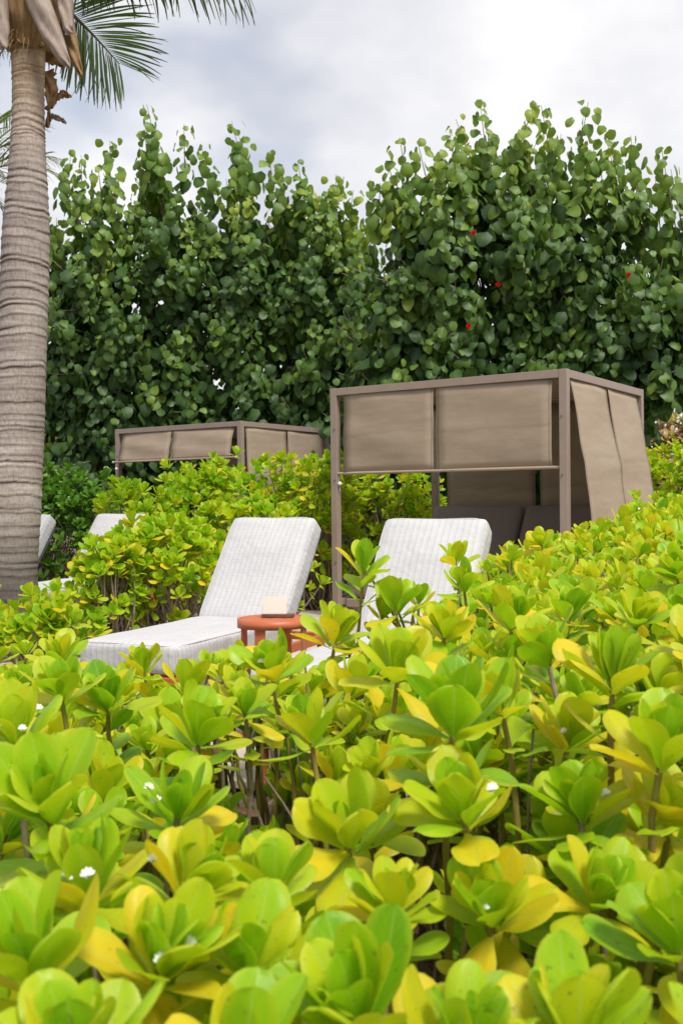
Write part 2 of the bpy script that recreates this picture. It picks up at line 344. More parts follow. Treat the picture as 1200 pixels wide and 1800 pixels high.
def rbox_np(hx, hy, hz, r, n=10, puff=.0, m=None):
    """rounded, puffed box as quads with a uv in metres for each face direction"""
    V = []; Q = []; U = []
    for ax in range(3):
        for s in (-1, 1):
            base = len(V); a, b = [(1, 2), (2, 0), (0, 1)][ax]; h = (hx, hy, hz)
            for j in range(n + 1):
                for i in range(n + 1):
                    q = lambda t: math.copysign(1 - (1 - abs(t)) ** 1.6, t)
                    p = [0, 0, 0]; p[ax] = s * h[ax]; ca_, cb_ = q(2 * i / n - 1), q(2 * j / n - 1); p[a] = ca_ * h[a]; p[b] = cb_ * h[b]
                    p = np.array(p); inner = np.clip(p, [-(k - r) for k in h], [k - r for k in h]); d = p - inner; l = np.linalg.norm(d)
                    if l > 1e-9: p = inner + d / l * r
                    p = p + np.array([0, 0, .006 * math.sin(7 * p[0] + 9 * p[1]) + .005 * math.sin(15 * p[1] - 6 * p[0])]) * (1 if hz < .09 else 0) * (1 - ca_ ** 4) * (1 - cb_ ** 4)
                    p[ax] += s * puff * (1 - ca_ ** 4) * (1 - cb_ ** 4) * (1 if ax == 2 else .3)
                    V.append(p); U.append((p[0], p[1]) if ax == 2 else ((p[1], p[2]) if ax == 0 else (p[0], p[2])))
            for j in range(n):
                for i in range(n):
                    f = (base + j * (n + 1) + i, base + j * (n + 1) + i + 1, base + (j + 1) * (n + 1) + i + 1, base + (j + 1) * (n + 1) + i)
                    Q.append(f if s > 0 else f[::-1])
    return np.array(V), np.array(Q, np.int32), np.array(U)
def cushion(name, hx, hy, hz, mat, parent, M, r=.045, puff=.015, piping=True):
    V, Q, U = rbox_np(hx, hy, hz, r, 12, puff)
    o = link(name, qmesh(name, V, Q, U, mat=mat), None, parent, M)
    if piping:
        P = []
        for k in range(49):
            t = 2 * math.pi * k / 48; c, s = math.cos(t), math.sin(t); e = 0.16
            P.append((math.copysign(abs(c) ** e, c) * (hx - r * .32), math.copysign(abs(s) ** e, s) * (hy - r * .32), hz - r * .25))
        v, q, u = tube_np(P, .005, 5); link('piping', qmesh('piping', v, q, np.full((len(v), 2), .6), mat=mat), None, o)
    return o
def cabana(loc, rz, label, front_drop, front_slant, side_len, side_slant, seed):
    r = thing('cabana', loc, rz, label=label, cat='cabana', group='canvas shaded daybed cabanas')
    p = .036
    for x in (0, CW):
        for y in (0, CD):
            po = box('post', (x - p, x + p, y - p, y + p, 0, CHT), M_TAUPE, r, .005)
            for zz in (.55, 1.35, 1.85):
                bm = bmesh.new(); bmesh.ops.create_cone(bm, cap_ends=True, segments=10, radius1=.009, radius2=.007, depth=.012)
                bo = bm_obj('bolt', bm, M_GREYB, po); bo.matrix_basis = Matrix.Translation((x + (p + .003) * (-1 if x == 0 else -1), y - .012 if y else y + .012, zz)) @ Matrix.Rotation(R(90), 4, 'Y')
    for x in (0, CW): box('beam', (x - p + .002, x + p - .002, p + .001, CD - p - .001, CHT - .072, CHT - .002), M_TAUPE, r, .004)
    for y in (0, CD): box('beam', (p + .001, CW - p - .001, y - p + .002, y + p - .002, CHT - .072, CHT - .002), M_TAUPE, r, .004)
    for y in (0, CD): box('lower_rail', (p + .001, CW - p - .001, y - .02, y + .02, .12, .18), M_TAUPE, r, .003)
    sheet('roof_canvas', (p, p, CHT - .03), (CW - p, p, CHT - .03), (p, CD - p, CHT - .03), (CW - p, CD - p, CHT - .03), M_FAB, r, belly=-.03, out=(0, 0, 1), seed=seed)
    zt = CHT - .075
    # front blinds on the x = 0 side
    zb = zt - front_drop
    for k, (a, b) in enumerate(((.105, 1.225), (1.255, 2.25))):
        s = sheet('blind', (-.012, a, zt), (-.012, b, zt), (-front_slant, a + .004, zb), (-front_slant, b + .006, zb), M_FAB, r, belly=.012, out=(-1, 0, 0), seed=seed + k)
    v, q, u = tube_np([(-front_slant, y, zb) for y in np.linspace(.0, 2.37, 6)], .014, 10); link('blind_rod', qmesh('blind_rod', v, q, u, mat=M_FAB), None, r)
    for y in (.0, 2.37):
        bm = bmesh.new(); bmesh.ops.create_uvsphere(bm, u_segments=10, v_segments=8, radius=.02); bo = bm_obj('rod_knob', bm, M_STEEL, r, smooth=True); bo.location = (-front_slant, y, zb)
    for y in (2.31,):
        v, q, u = tube_np([(-front_slant, y, zb), (-front_slant, y + .004, zb - .09), (-front_slant, y - .006, zb - .17)], .004, 6); link('pull_cord', qmesh('pull_cord', v, q, u, mat=M_STEEL), None, r)
        bm = bmesh.new(); bmesh.ops.create_uvsphere(bm, u_segments=10, v_segments=8, radius=.022); bo = bm_obj('cord_ball', bm, M_CARD, r, smooth=True); bo.location = (-front_slant, y - .004, zb - .10)
    # side blinds on the y = 0 side
    zs = zt - side_len
    for k, (a, b) in enumerate(((.09, 1.0), (1.03, 1.91))):
        sheet('side_blind', (a, -.012, zt), (b, -.012, zt), (a + .01, -side_slant, zs), (b + .01, -side_slant, zs), M_FAB, r, belly=.02, out=(0, -1, 0), seed=seed + 7 + k, nv=20, fold=.012)
    v, q, u = tube_np([(x, -side_slant, zs) for x in np.linspace(.02, 1.98, 6)], .014, 10); link('blind_rod', qmesh('blind_rod', v, q, u, mat=M_FAB), None, r)
    # blinds along the back
    for k, (a, b) in enumerate(((.10, 1.09), (1.15, 2.22))):
        sheet('back_blind', (CW, a, zt), (CW, b, zt), (CW + .02, a, .45), (CW + .02, b, .45), M_FAB, r, belly=.02, out=(1, 0, 0), seed=seed + 12 + k)
    # daybed
    box('bed_base', (.06, CW - .06, .06, CD - .06, .10, .185), M_TAUPE, r, .01)
    for x in (.15, CW - .15):
        for y in (.15, CD - .15): box('foot', (x - .04, x + .04, y - .04, y + .04, 0, .099), M_TAUPE, r, .004)
    cushion('mattress', CW / 2 - .07, CD / 2 - .07, .105, M_LOUNGE, r, Matrix.Translation((CW / 2, CD / 2, .292)), .05, .012)
    for y in (.63, 1.755):
        M = Matrix.Translation((1.72, y, .72)) @ Matrix.Rotation(R(-58), 4, 'Y')
        cushion('back_cushion', .40, .545, .065, M_LOUNGE, r, M, .045, .02)
    return r
cabana((1.905, 8.56, 0), R(56), 'beige canvas cabana with its side awning propped outward, beside the white loungers', .76, .012, 1.30, .21, 1)
cabana((-1.36, 13.7, 0), R(56), 'beige canvas cabana standing behind the clipped leafy hedge', .42, .10, 1.3, .03, 21)
cabana((-7.75, 21.4, 0), R(56), 'far beige cabana mostly hidden behind the palm trunk', .42, .10, 1.3, .03, 31)

# ------------------------------------------------------------------ loungers
def lounger(loc, rz, label, seed):
    r = thing('sun_lounger', loc, rz, label=label, cat='sun lounger', group='white cushioned sun loungers')
    W = .56; SL = 1.12; rz_ = .335
    for x in (-W / 2 + .02, W / 2 - .02): box('side_rail', (x - .018, x + .018, -SL, .62, rz_ - .055, rz_ - .003), M_TERRA, r, .005)
    for y in (-SL + .02, .60): box('cross_rail', (-W / 2 + .039, W / 2 - .039, y - .018, y + .018, rz_ - .055, rz_ - .004), M_TERRA, r, .005)
    for x in (-W / 2 + .02, W / 2 - .02):
        for y in (-SL + .08, .5): box('leg', (x - .017, x + .017, y - .025, y + .025, 0.006, rz_ - .056), M_TERRA, r, .005)
    for k in range(10): box('slat', (-W / 2 + .039, W / 2 - .039, -SL + .10 + k * .098, -SL + .155 + k * .098, rz_ - .03, rz_ - .006), M_TERRA, r, .003)
    cushion('seat_cushion', W / 2 + .005, SL / 2, .074, M_CUSH, r, Matrix.Translation((0, -SL / 2, rz_ + .076)), .034, .010)
    a = R(53); ln = .76
    M = Matrix.Translation((0, .035, rz_ + .0)) @ Matrix.Rotation(a, 4, 'X')
    cushion('back_cushion', W / 2 + .005, ln / 2, .074, M_CUSH, r, M @ Matrix.Translation((0, ln / 2 + .035, .082)), .036, .010)
    o = box('back_board', (-W / 2 + .02, W / 2 - .02, 0.0, ln - .02, -.022, .004), M_GREYB, r, .006); o.matrix_basis = M
    for x in (-W / 2 + .13, W / 2 - .13):
        o = box('back_rail', (x - .015, x + .015, -.02, ln * .6, -.055, -.0235), M_TERRA, r, .004); o.matrix_basis = M
        v, q, u = tube_np([M @ Vector((x * .9, .20, -.05)), Vector((x * .9, .34, rz_ - .03))], .011, 8); link('strut', qmesh('strut', v, q, u, mat=M_TERRA), None, r)
    return r
rzL = R(-24)
def hinge_to_center(hx, hy):  # left hinge corner -> centre of the hinge line
    return (hx + .28 * math.cos(rzL), hy + .28 * math.sin(rzL), 0)
lounger(hinge_to_center(-.83, 5.90), rzL, 'striped white sun lounger directly behind the round terracotta table', 1)
lounger(hinge_to_center(.075, 5.02), rzL, 'striped white sun lounger in front of the open cabana daybed', 2)
lounger(hinge_to_center(-2.42, 8.95), rzL, 'white sun lounger half hidden by leafy shrubs near the palm', 3)
lounger(hinge_to_center(-3.40, 9.28), rzL, 'white sun lounger with grey back peeking out behind the palm trunk', 4)

# ------------------------------------------------------------------ side table and menu stand
def ring_bm(r0, r1, z0, z1, n=48):
    bm = bmesh.new(); vs_ = []
    for k in range(n):
        t = 2 * math.pi * k / n; c, s = math.cos(t), math.sin(t)
        vs_.append([bm.verts.new((r * c, r * s, z)) for r, z in ((r1, z0), (r1, z1), (r0, z1), (r0, z0))])
    for k in range(n):
        for i in range(4): bm.faces.new((vs_[k][i], vs_[(k + 1) % n][i], vs_[(k + 1) % n][(i + 1) % 4], vs_[k][(i + 1) % 4]))
    return bm
TB = thing('side_table', (-.335, 4.86, 0), R(25), label='round terracotta slatted side table beside the lounger', cat='table')
TR, TH = .175, .585
bm = ring_bm(TR - .012, TR, TH - .040, TH); o = bm_obj('rim', bm, M_TERRA, TB, .003, True)
for k in range(11):
    y = -.15 + k * .03; hw = math.sqrt(max(.0, (TR - .013) ** 2 - (abs(y) + .0085) ** 2))
    box('slat', (-hw, hw, y - .0085, y + .0085, TH - .016, TH - .002), M_TERRA, TB, .002)
for k in range(4):
    a = R(45 + 90 * k); o = box('leg', (TR - .024, TR - .0125, -.026, .026, .004, TH - .004), M_TERRA, TB, .003); o.rotation_euler = (0, 0, a)
bm = ring_bm(.02, TR - .026, .15, .165, 40); bm_obj('lower_shelf', bm, M_TERRA, TB, .002)
MS = thing('menu_stand', (-.315, 4.90, TH - .002), R(-4), label='cream menu card in a brown wooden stand on the terracotta table', cat='menu stand')
box('stand_base', (-.078, .078, -.03, .03, 0.001, .018), M_BROWN, MS, .003)
o = box('card', (-.056, .060, -.0012, .0012, .0, .085), M_CARD, MS, .0004); o.matrix_basis = Matrix.Translation((-.018, 0, .0175)) @ Matrix.Rotation(R(-10), 4, 'X')

# ------------------------------------------------------------------ leaf shapes
def leaf_np(width, bend, cup, nseg=9, nac=4, shape='spoon', twist=0., wave=0., notch=0., roll=0.):
    ts = 1 - (1 - np.linspace(0, 1, nseg + 1)) ** 1.45 if shape != 'long' else np.linspace(0, 1, nseg + 1)
    V = []; U = []; y = z = 0.; prev = 0.
    for j, t in enumerate(ts):
        ang = bend * (t ** 1.5); dt = t - prev; prev = t
        y += dt * math.cos(ang); z += -dt * math.sin(ang)
        if shape == 'spoon': hw = width / 2 * (.13 + .87 * math.sin(math.pi / 2 * min(1, t / .66)) ** 1.7) * (1 - max(0, (t - .62) / .38) ** 2.3) ** .5
        elif shape == 'heart': hw = width / 2 * (math.sin(math.pi * t ** .70) ** .58 if 0 < t < 1 else 0) * (1.0)
        else: hw = width / 2 * (math.sin(math.pi * (t * .93 + .035)) ** .6)
        hw = max(hw, width * .018)
        for i in range(nac + 1):
            s = 2 * i / nac - 1
            yy = y; zz = z + cup * hw * abs(s) ** 1.7 + wave * width * math.sin(9 * t + 2.2 * s) * abs(s) - roll * hw * max(0, abs(s) - .55) ** 1.5 * 3.3
            if shape == 'heart': yy -= .16 * (1 - t) ** 2 * abs(s) ** 1.3 * (1 if t > .01 else .6)
            if notch and t > .9: yy -= notch * (t - .9) * 10 * (1 - abs(s)) * .06
            x = s * hw; tw = twist * t
            V.append((x * math.cos(tw), yy, zz + x * math.sin(tw))); U.append((i / nac, t))
    Q = [(j * (nac + 1) + i, j * (nac + 1) + i + 1, (j + 1) * (nac + 1) + i + 1, (j + 1) * (nac + 1) + i) for j in range(nseg) for i in range(nac)]
    return np.array(V), np.array(Q, np.int32), np.array(U)
class LeafLib:
    def __init__(s, name, mat, shapes, levels=9):
        s.name, s.mat, s.shapes, s.levels, s.cache = name, mat, shapes, levels, {}
    def mesh(s, k, rnd):
        q = int(max(0, min(s.levels - 1, round(rnd * (s.levels - 1)))))
        if (k, q) not in s.cache:
            V, Q, U = s.shapes[k]; s.cache[(k, q)] = qmesh(s.name, V, Q, U, np.full(len(V), q / (s.levels - 1)), True, s.mat)
        return s.cache[(k, q)]
rs = random.Random(11)
def spoon_set(ns, na, n=8):
    return [leaf_np(rs.uniform(.46, .60), rs.uniform(-.45, .65), rs.uniform(.10, .45), ns, na, 'spoon', rs.uniform(-.25, .25), rs.uniform(-.045, .045), rs.choice((0, 0, .6)), rs.uniform(0, .55)) for _ in range(n)]
LIB_NEAR = LeafLib('leaf', M_NAU, spoon_set(11, 6, 12))
LIB_MID = LeafLib('leaf', M_NAU, spoon_set(6, 2))
LIB_DARK = LeafLib('leaf', M_NAUD, spoon_set(6, 2))
LIB_HAU = LeafLib('leaf', M_HAU, [leaf_np(rs.uniform(.82, 1.04), rs.uniform(.1, 1.3), rs.uniform(-.5, .3), 6, 4, 'heart', rs.uniform(-.4, .4), rs.uniform(-.08, .08)) for _ in range(14)])
LIB_PALM = LeafLib('leaflet', M_PALM, [leaf_np(.042, b, .5, 8, 2, 'long', tw) for b, tw in ((.12, .1), (.25, -.2), (.4, .2), (.55, 0), (.05, -.3))], 5)
LIB_CROT = LeafLib('leaf', M_CROT, [leaf_np(rs.uniform(.16, .24), rs.uniform(.3, 1.2), .3, 6, 2, 'long', rs.uniform(-.4, .4)) for _ in range(5)])
LIB_DEAD = LeafLib('leaf', M_DEAD, [leaf_np(rs.uniform(.3, .5), rs.uniform(-1.5, 1.8), rs.uniform(.3, 1.0), 4, 2, 'spoon', rs.uniform(-.6, .6)) for _ in range(6)])
CAMP = Vector((0, 0, CAMH))

def place_leaves(root, lib, leaves, maxobj, stuffname='foliage', score=None):
    """leaves: (Matrix world, length, rnd). The largest seen become objects, the rest one part."""
    loc = Vector(root.location)
    key = score or (lambda l: l[1] / (l[0].translation - CAMP).length * (1 + .15 * l[0].translation.z))
    leaves = sorted(leaves, key=key, reverse=True); Ti = Matrix.Translation(-loc); acc = None
    rg = random.Random(len(leaves))
    for i, (M, ln, rnd) in enumerate(leaves):
        k = rg.randrange(len(lib.shapes)); Ml = Ti @ M
        if i < maxobj: link(lib.name, lib.mesh(k, rnd), None, root, Ml)
        else:
            if acc is None: acc = Acc()
            V, Q, U = lib.shapes[k]; A = np.array(Ml)
            acc.add(V @ A[:3, :3].T + A[:3, 3], Q, U, min(1, max(0, rnd + rg.uniform(-.06, .06))))
    if acc: tag(link(stuffname, acc.mesh(stuffname, lib.mat), None, root), kind='stuff')

def rosette(pos, axis, L, n, rg, tone, spread=1.0, yellow=1.0):
    axis = Vector(axis).normalized(); a = axis.orthogonal().normalized(); b = axis.cross(a); ph = rg.uniform(0, 6.28); out = []
    for i in range(n):
        f = (i + .5) / n; t = ph + i * 2.39996 + rg.uniform(-.25, .25)
        rad = a * math.cos(t) + b * math.sin(t)
        th = R(9 + 60 * f ** 1.35 * spread + rg.uniform(-8, 8))
        if f > .80: th += R(rg.uniform(0, 32)) 
        y = axis * math.cos(th) + rad * math.sin(th); z = -rad * math.cos(th) + axis * math.sin(th)
        z = (z + Vector((rg.uniform(-.2, .2), rg.uniform(-.2, .2), rg.uniform(-.1, .1)))).normalized()
        ln = L * (.62 + .42 * min(1, f * 2.2)) * rg.uniform(.86, 1.12)
        p = Vector(pos) - axis * (.035 * f * L / .11) + rad * .004
        rnd = tone + .10 * f + rg.gauss(0, .07)
        if f > .62 and rg.random() < .42 * yellow: rnd += rg.uniform(.15, .48)
        out.append((frame_M(p, y, z, ln, rg.uniform(.9, 1.12)), ln, min(1, max(0, rnd))))
    return out

# ------------------------------------------------------------------ foreground naupaka
F = 1766.
def ray(px, py, y):        # point at distance y seen at a place in the photograph
    r = R(.6); dx, dy = px - 600, py - 900
    x2 = dx * math.cos(r) - dy * math.sin(r); y2 = dx * math.sin(r) + dy * math.cos(r)
    return Vector((x2 / F * y, y, CAMH - (y2 + 20) / F * y))
def proj(p):
    return 600 + p[0] / p[1] * F, 880 - (p[2] - CAMH) / p[1] * F
def Hs(x, y):
    h = np.interp(x, [-1.5, -.5, 0, .45, .69, 1.13, 1.56, 2.04, 2.8, 3.6], [.57, .60, .71, .79, .84, .92, 1.02, 1.13, 1.2, 1.3])
    if y < 1.8: h = min(h, .66 + .04 * (x > .2))
    return h
rg = random.Random(5)
heroes = [  # photo place of the rosette's heart, distance, leaf length
 (800, 1265, 1.50, .135), (350, 1292, 1.90, .115), (85, 1425, 1.36, .145), (312, 1432, 1.50, .115), (610, 1475, 1.45, .125), (815, 1432, 1.38, .125),
 (1020, 1430, 1.50, .115), (862, 1612, 1.30, .12), (690, 1600, 1.28, .105), (60, 1715, 1.0, .125), (285, 1700, 1.06, .12), (440, 1700, 1.1, .115), (630, 1800, .98, .13),
 (1015, 1850, .92, .13), (1052, 1580, 1.34, .115), (1190, 1660, 1.12, .125), (1078, 1190, 1.62, .125), (1000, 1300, 1.75, .115), (250, 1178, 3.0, .125), (545, 1290, 1.9, .12),
 (478, 1180, 2.35, .138), (590, 1120, 2.55, .115), (105, 1215, 2.15, .115), (190, 1235, 2.2, .11), (108, 1155, 3.0, .115), (1165, 1330, 1.45, .12), (700, 1180, 2.1, .12), (960, 1150, 2.0, .12),
 (140, 1890, .86, .12), (430, 1900, .88, .12), (330, 1560, 1.22, .11), (480, 1570, 1.25, .105), (150, 1560, 1.22, .11), (820, 1860, .95, .11), (1180, 1440, 1.5, .11), (880, 1240, 1.7, .11),
 (30, 1300, 1.7, .12), (1120, 1090, 2.4, .12), (900, 1090, 2.6, .12), (780, 1110, 2.5, .11), (1000, 1080, 2.8, .12), (430, 1250, 2.1, .10), (1190, 1010, 2.9, .12)]
twigs = [(640, 1000, 3.3, .115), (695, 1065, 3.2, .12), (672, 1080, 3.25, .075), (735, 1055, 3.3, .08), (800, 985, 3.4, .09), (815, 1030, 3.3, .10)]
ros = []     # pos, axis, L, n, tone, spread, big
for px, py, d, L_ in heroes:
    p = ray(px, py, d); ros.append((p, Vector((rg.uniform(-.32, .32), rg.uniform(-.38, .14), 1)), L_ * rg.uniform(.78, .93), rg.randint(14, 18), rg.uniform(.34, .57), rg.uniform(.92, 1.1), True))
for px, py, d, L_ in twigs:
    p = ray(px, py, d); ros.append((p, Vector((rg.uniform(-.3, .2), rg.uniform(-.2, .1), 1)), L_, rg.randint(8, 10), rg.uniform(.34, .48), .85, True))
nh = len(ros)
gaps = [(415, 1345, 42, 60), (550, 1480, 30, 45), (255, 1530, 30, 35), (745, 1490, 30, 50), (795, 1730, 55, 60), (905, 1450, 28, 50), (700, 1690, 25, 40)]
def in_bush(x, y):
    if y < .75 or y > 9.0: return False
    u = (x - .40) * .945 - (y - 5.0) * .32           # right of the second lounger
    if y > 3.55 and y <= 4.6 and x < .35: return x < -1.15 and y < 4.2
    if y > 4.0 and u < .28: return False
    if y > 6.3 and x < 1.75 + (y - 6.3) * .35: return False
    if y > 7.6 and x < 2.65 + (y - 7.6) * .62: return False
    return True
tries = 0
while tries < 11000:
    tries += 1
    y = rg.uniform(.8, 8.6); 
    if rg.random() > (y / 8.6) ** .9 + .05: continue
    x = rg.uniform(-.36 * y - .25, .36 * y + .35)
    if not in_bush(x, y): continue
    low = rg.random() < .30
    h = Hs(x, y) - .10 + rg.gauss(0, .035) - (rg.uniform(.12, .28) if low else 0)
    p = Vector((x, y, max(.2, h)))
    q = proj(p)
    mg = min(110, .062 * F / y)
    if any(((q[0] - g[0]) / (g[2] + mg)) ** 2 + ((q[1] - g[1] - 15) / (g[3] + mg)) ** 2 < 1 for g in gaps): continue
    dmin = .09 if not low else .085
    if y > 3.2: dmin = .095
    if any((p - r_[0]).length < (dmin if i >= nh else .105) for i, r_ in enumerate(ros)): continue
    if y < 2.9:     # leave the sight lines to the large rosettes open
        bad = False
        for r_ in ros[:nh]:
            if r_[0].y > y + .05:
                hp = proj(r_[0]); s = F / r_[0].y
                if abs(q[0] - hp[0]) < .10 * s and -.12 * s < hp[1] - (q[1] - .10 * F / y) < .30 * s and (q[1] - .10 * F / y) < hp[1]: bad = True; break
        if bad: continue
    ros.append((p, Vector((rg.uniform(-.45, .45), rg.uniform(-.5, .3), 1)), rg.choice((.065, .085, .10, .108)) * rg.uniform(.9, 1.08), rg.randint(10, 15) if y < 3.5 else rg.randint(9, 12), rg.uniform(.32, .60) - (.10 if low else 0), rg.uniform(.85, 1.1), False))
bases = [(-.35, .95, 'bright green naupaka shrub with white flowers, low among its neighbours'), (.18, 1.15, 0), (.42, 1.05, 0), (-.55, 1.55, 0), (0.05, 1.65, 0), (.52, 1.75, 0), (-.7, 2.3, 'lime naupaka shrub one row before the shrub at the striped lounger foot'), (-.1, 2.35, 'lime naupaka shrub with bare stems showing over a pale gap below the table'), (.55, 2.5, 0), (-.95, 3.2, 'lime naupaka shrub in front of the foot of the striped lounger'),
         (-.2, 3.0, 'lime naupaka shrub between the round table and the viewer'), (.35, 3.2, 'lime naupaka shrub with bare twigs rising before the lounger backrest'), (1.0, 2.9, 'lime naupaka shrub at the low end of the row rising toward the cabana'), (1.0, 3.9, 'tall lime naupaka shrub flanking the lounger beside the cabana'), (1.7, 4.6, 'lime naupaka shrub midway along the row rising toward the cabana'), (1.5, 5.5, 'tall lime naupaka shrub hiding the cabana corner post foot'), (2.5, 5.9, 'lime naupaka shrub in the tall row facing the propped cabana awning'), (2.3, 7.0, 'naupaka shrub against the propped cabana awning'), (3.4, 7.6, 'naupaka shrub beyond the cabana awning, edging the path')]
groups = [[] for _ in bases]
for r_ in ros:
    k = min(range(len(bases)), key=lambda i: (r_[0].x - bases[i][0]) ** 2 + (r_[0].y - bases[i][1]) ** 2); groups[k].append(r_)
DEF = 'bright lime green naupaka shrub filling the front bed, one of many'
def petal_flower():
    acc = Acc()
    for k in range(5):
        a = R(-70 + 35 * k); V, Q, U = leaf_np(.45, .5, .2, 5, 2, 'spoon'); c, s = math.cos(a), math.sin(a)
        W_ = np.stack([V[:, 0] * c + V[:, 1] * s, -V[:, 0] * s + V[:, 1] * c, V[:, 2] * 1.0 + .12], 1) * .0095; acc.add(W_, Q, U)
    v, q, u = tube_np([(0, -.004, -.012), (0, 0, .002)], [.0015, .003], 6); acc.add(v, q, u)
    return acc.mesh('flower', M_WHITE)
ME_FLOWER = petal_flower()
allshr = []
for (bx, by, lab), gr in zip(bases, groups):
    if not gr: continue
    loc = Vector((bx, by, -.03))
    root = thing('naupaka_shrub', loc, label=lab or DEF, cat='shrub', group='naupaka shrubs of the front bed'); allshr.append(root)
    leaves = []
    for (p, ax, L_, n_, tone, spr, big) in gr:
        leaves += rosette(p, ax, L_, n_, rg, tone, spr)
        for _ in range(rg.randint(3, 6)):
            t = rg.uniform(0, 6.28); dn = rg.uniform(.05, .17); rad = Vector((math.cos(t), math.sin(t), 0)); th = R(rg.uniform(48, 100)); yv = rad * math.sin(th) + Vector((0, 0, math.cos(th)))
            leaves.append((frame_M(p - ax.normalized() * dn, yv, Vector((0, 0, 1)) - rad * math.cos(th), L_ * rg.uniform(.75, 1.0)), L_ * .8, min(1, max(0, tone + rg.choice((-.2, -.1, 0, .1, .35))))))
        axn = ax.normalized(); q0 = Vector((p.x * .75 + bx * .25 + rg.uniform(-.05, .05), p.y * .75 + by * .25 + rg.uniform(-.05, .05), -.03)); mid = p - axn * (p.z * .5)
        pts = bez(q0, mid, p + axn * .01, 9) - np.array(loc); pts[1:-1] += np.array([[rg.uniform(-.008, .008) for _ in range(3)] for _ in range(7)])
        v, q, u = tube_np(pts, np.linspace(.0085, .0050, 9), 6); link('stem', qmesh('stem', v, q, u, mat=M_STEM if rg.random() < .75 else M_WOOD), None, root)
        if big and by < 2.6 and rg.random() < .42 or rg.random() < .05:
            for _ in range(rg.choice((1, 1, 2, 3))):
                t = rg.uniform(0, 6.28); d = Vector((math.cos(t), math.sin(t) - .5, .9)).normalized(); fp = p + d * rg.uniform(.035, .06) - Vector(loc)
                o = link('flower', ME_FLOWER, None, root, frame_M(fp, Vector((rg.uniform(-.4, .4), .1, 1)), Vector((rg.uniform(-.4, .4), -1, .6)), rg.uniform(.8, 1.1)))
    for _ in range(9):
        p = rg.choice(gr)[0]; a = Vector((p.x + rg.uniform(-.12, .12), p.y + rg.uniform(-.12, .12), -.03)); e = Vector((p.x + rg.uniform(-.2, .2), p.y + rg.uniform(-.2, .2), p.z * rg.uniform(.55, 1.02)))
        v, q, u = tube_np(bez(a - loc, (a + e) / 2 - loc + Vector((rg.uniform(-.1, .1), rg.uniform(-.1, .1), .05)), e - loc, 8), np.linspace(.006, .0025, 8), 5); link('dead_twig', qmesh('dead_twig', v, q, u, mat=M_WOOD), None, root)
        for _k in range(2):
            f = rg.uniform(.4, .95); c_ = a.lerp(e, f) - loc; link('dead_leaf', LIB_DEAD.mesh(rg.randrange(6), rg.random()), None, root, frame_M(c_, Vector((rg.uniform(-1, 1), rg.uniform(-1, 1), -.8)), Vector((rg.uniform(-1, 1), rg.uniform(-1, 1), .5)), rg.uniform(.05, .08)))
    place_leaves(root, LIB_NEAR, leaves, 290)
# the bare forked twig that carries the raised rosettes
tw = [r for r in allshr if 'twigs' in r['label']][0]
fork = ray(712, 1100, 3.25) - Vector(tw.location); low = ray(735, 1185, 3.2) - Vector(tw.location)
for px, py, d, L_ in twigs[:4]:
    e = ray(px, py, d) - Vector(tw.location); v, q, u = tube_np(bez(low, fork, e, 10), np.linspace(.007, .004, 10), 6); link('twig', qmesh('twig', v, q, u, mat=M_STEM), None, tw)

# ------------------------------------------------------------------ hedge shrubs farther back
def dome_shrub(name, c, rx, ry, h, nros, lib, label, group, L_=.10, tone=(.2, .42), nleaf=9, maxobj=220, seed=0, base=.15, mat_stem=M_WOOD, nbr=26, cat='shrub', boxy=.55):
    rg = random.Random(seed); loc = Vector((c[0], c[1], -.03)); root = thing(name, loc, label=label, cat=cat, group=group); leaves = []; tips = []
    for k in range(nros):
        t = rg.uniform(0, 2 * math.pi) if rg.random() < .35 else rg.uniform(math.pi * 1.0, 2 * math.pi)
        u = rg.random() ** .85; e = math.asin(min(1, u)); ce, se = math.cos(e) ** boxy, math.sin(e) ** boxy
        s = 1 - abs(rg.gauss(0, .11)) - (rg.uniform(.1, .35) if rg.random() < .28 else 0)
        lump = 1 + .10 * math.sin(3 * t + seed) + .07 * math.sin(5 * t + 2.1 * e * 3 + seed)
        d = Vector((math.cos(t) * ce, math.sin(t) * ce, se)); p = Vector((c[0] + rx * d.x * s * lump, c[1] + ry * d.y * s * lump, base + (h - base) * d.z * (s * .5 + .5) + rg.gauss(0, .05)))
        ax = Vector((d.x * .8, d.y * .8, .75 + d.z * .5)) + Vector((rg.uniform(-.3, .3), rg.uniform(-.3, .3), 0))
        leaves += rosette(p, ax, L_ * rg.uniform(.8, 1.15), nleaf + rg.randint(-2, 2), rg, rg.uniform(*tone), 1.0, .8); tips.append((p, ax.normalized()))
    place_leaves(root, lib, leaves, maxobj)
    acc = Acc()
    for k, (p, ax) in enumerate(rg.sample(tips, min(len(tips), nbr * 3))):
        q0 = Vector((c[0] + rg.uniform(-.5, .5) * rx, c[1] + rg.uniform(-.5, .5) * ry, -.03)); m = (q0 + p) / 2 + Vector((rg.uniform(-.1, .1), rg.uniform(-.1, .1), -.1))
        v, q, u = tube_np(bez(q0, m, p, 7) - np.array(loc), np.linspace(.013, .004, 7), 5); acc.add(v, q, u)
    tag(link('branches', acc.mesh('branches', mat_stem), None, root), kind='stuff')
    return root
HG = 'clipped naupaka hedge shrubs'
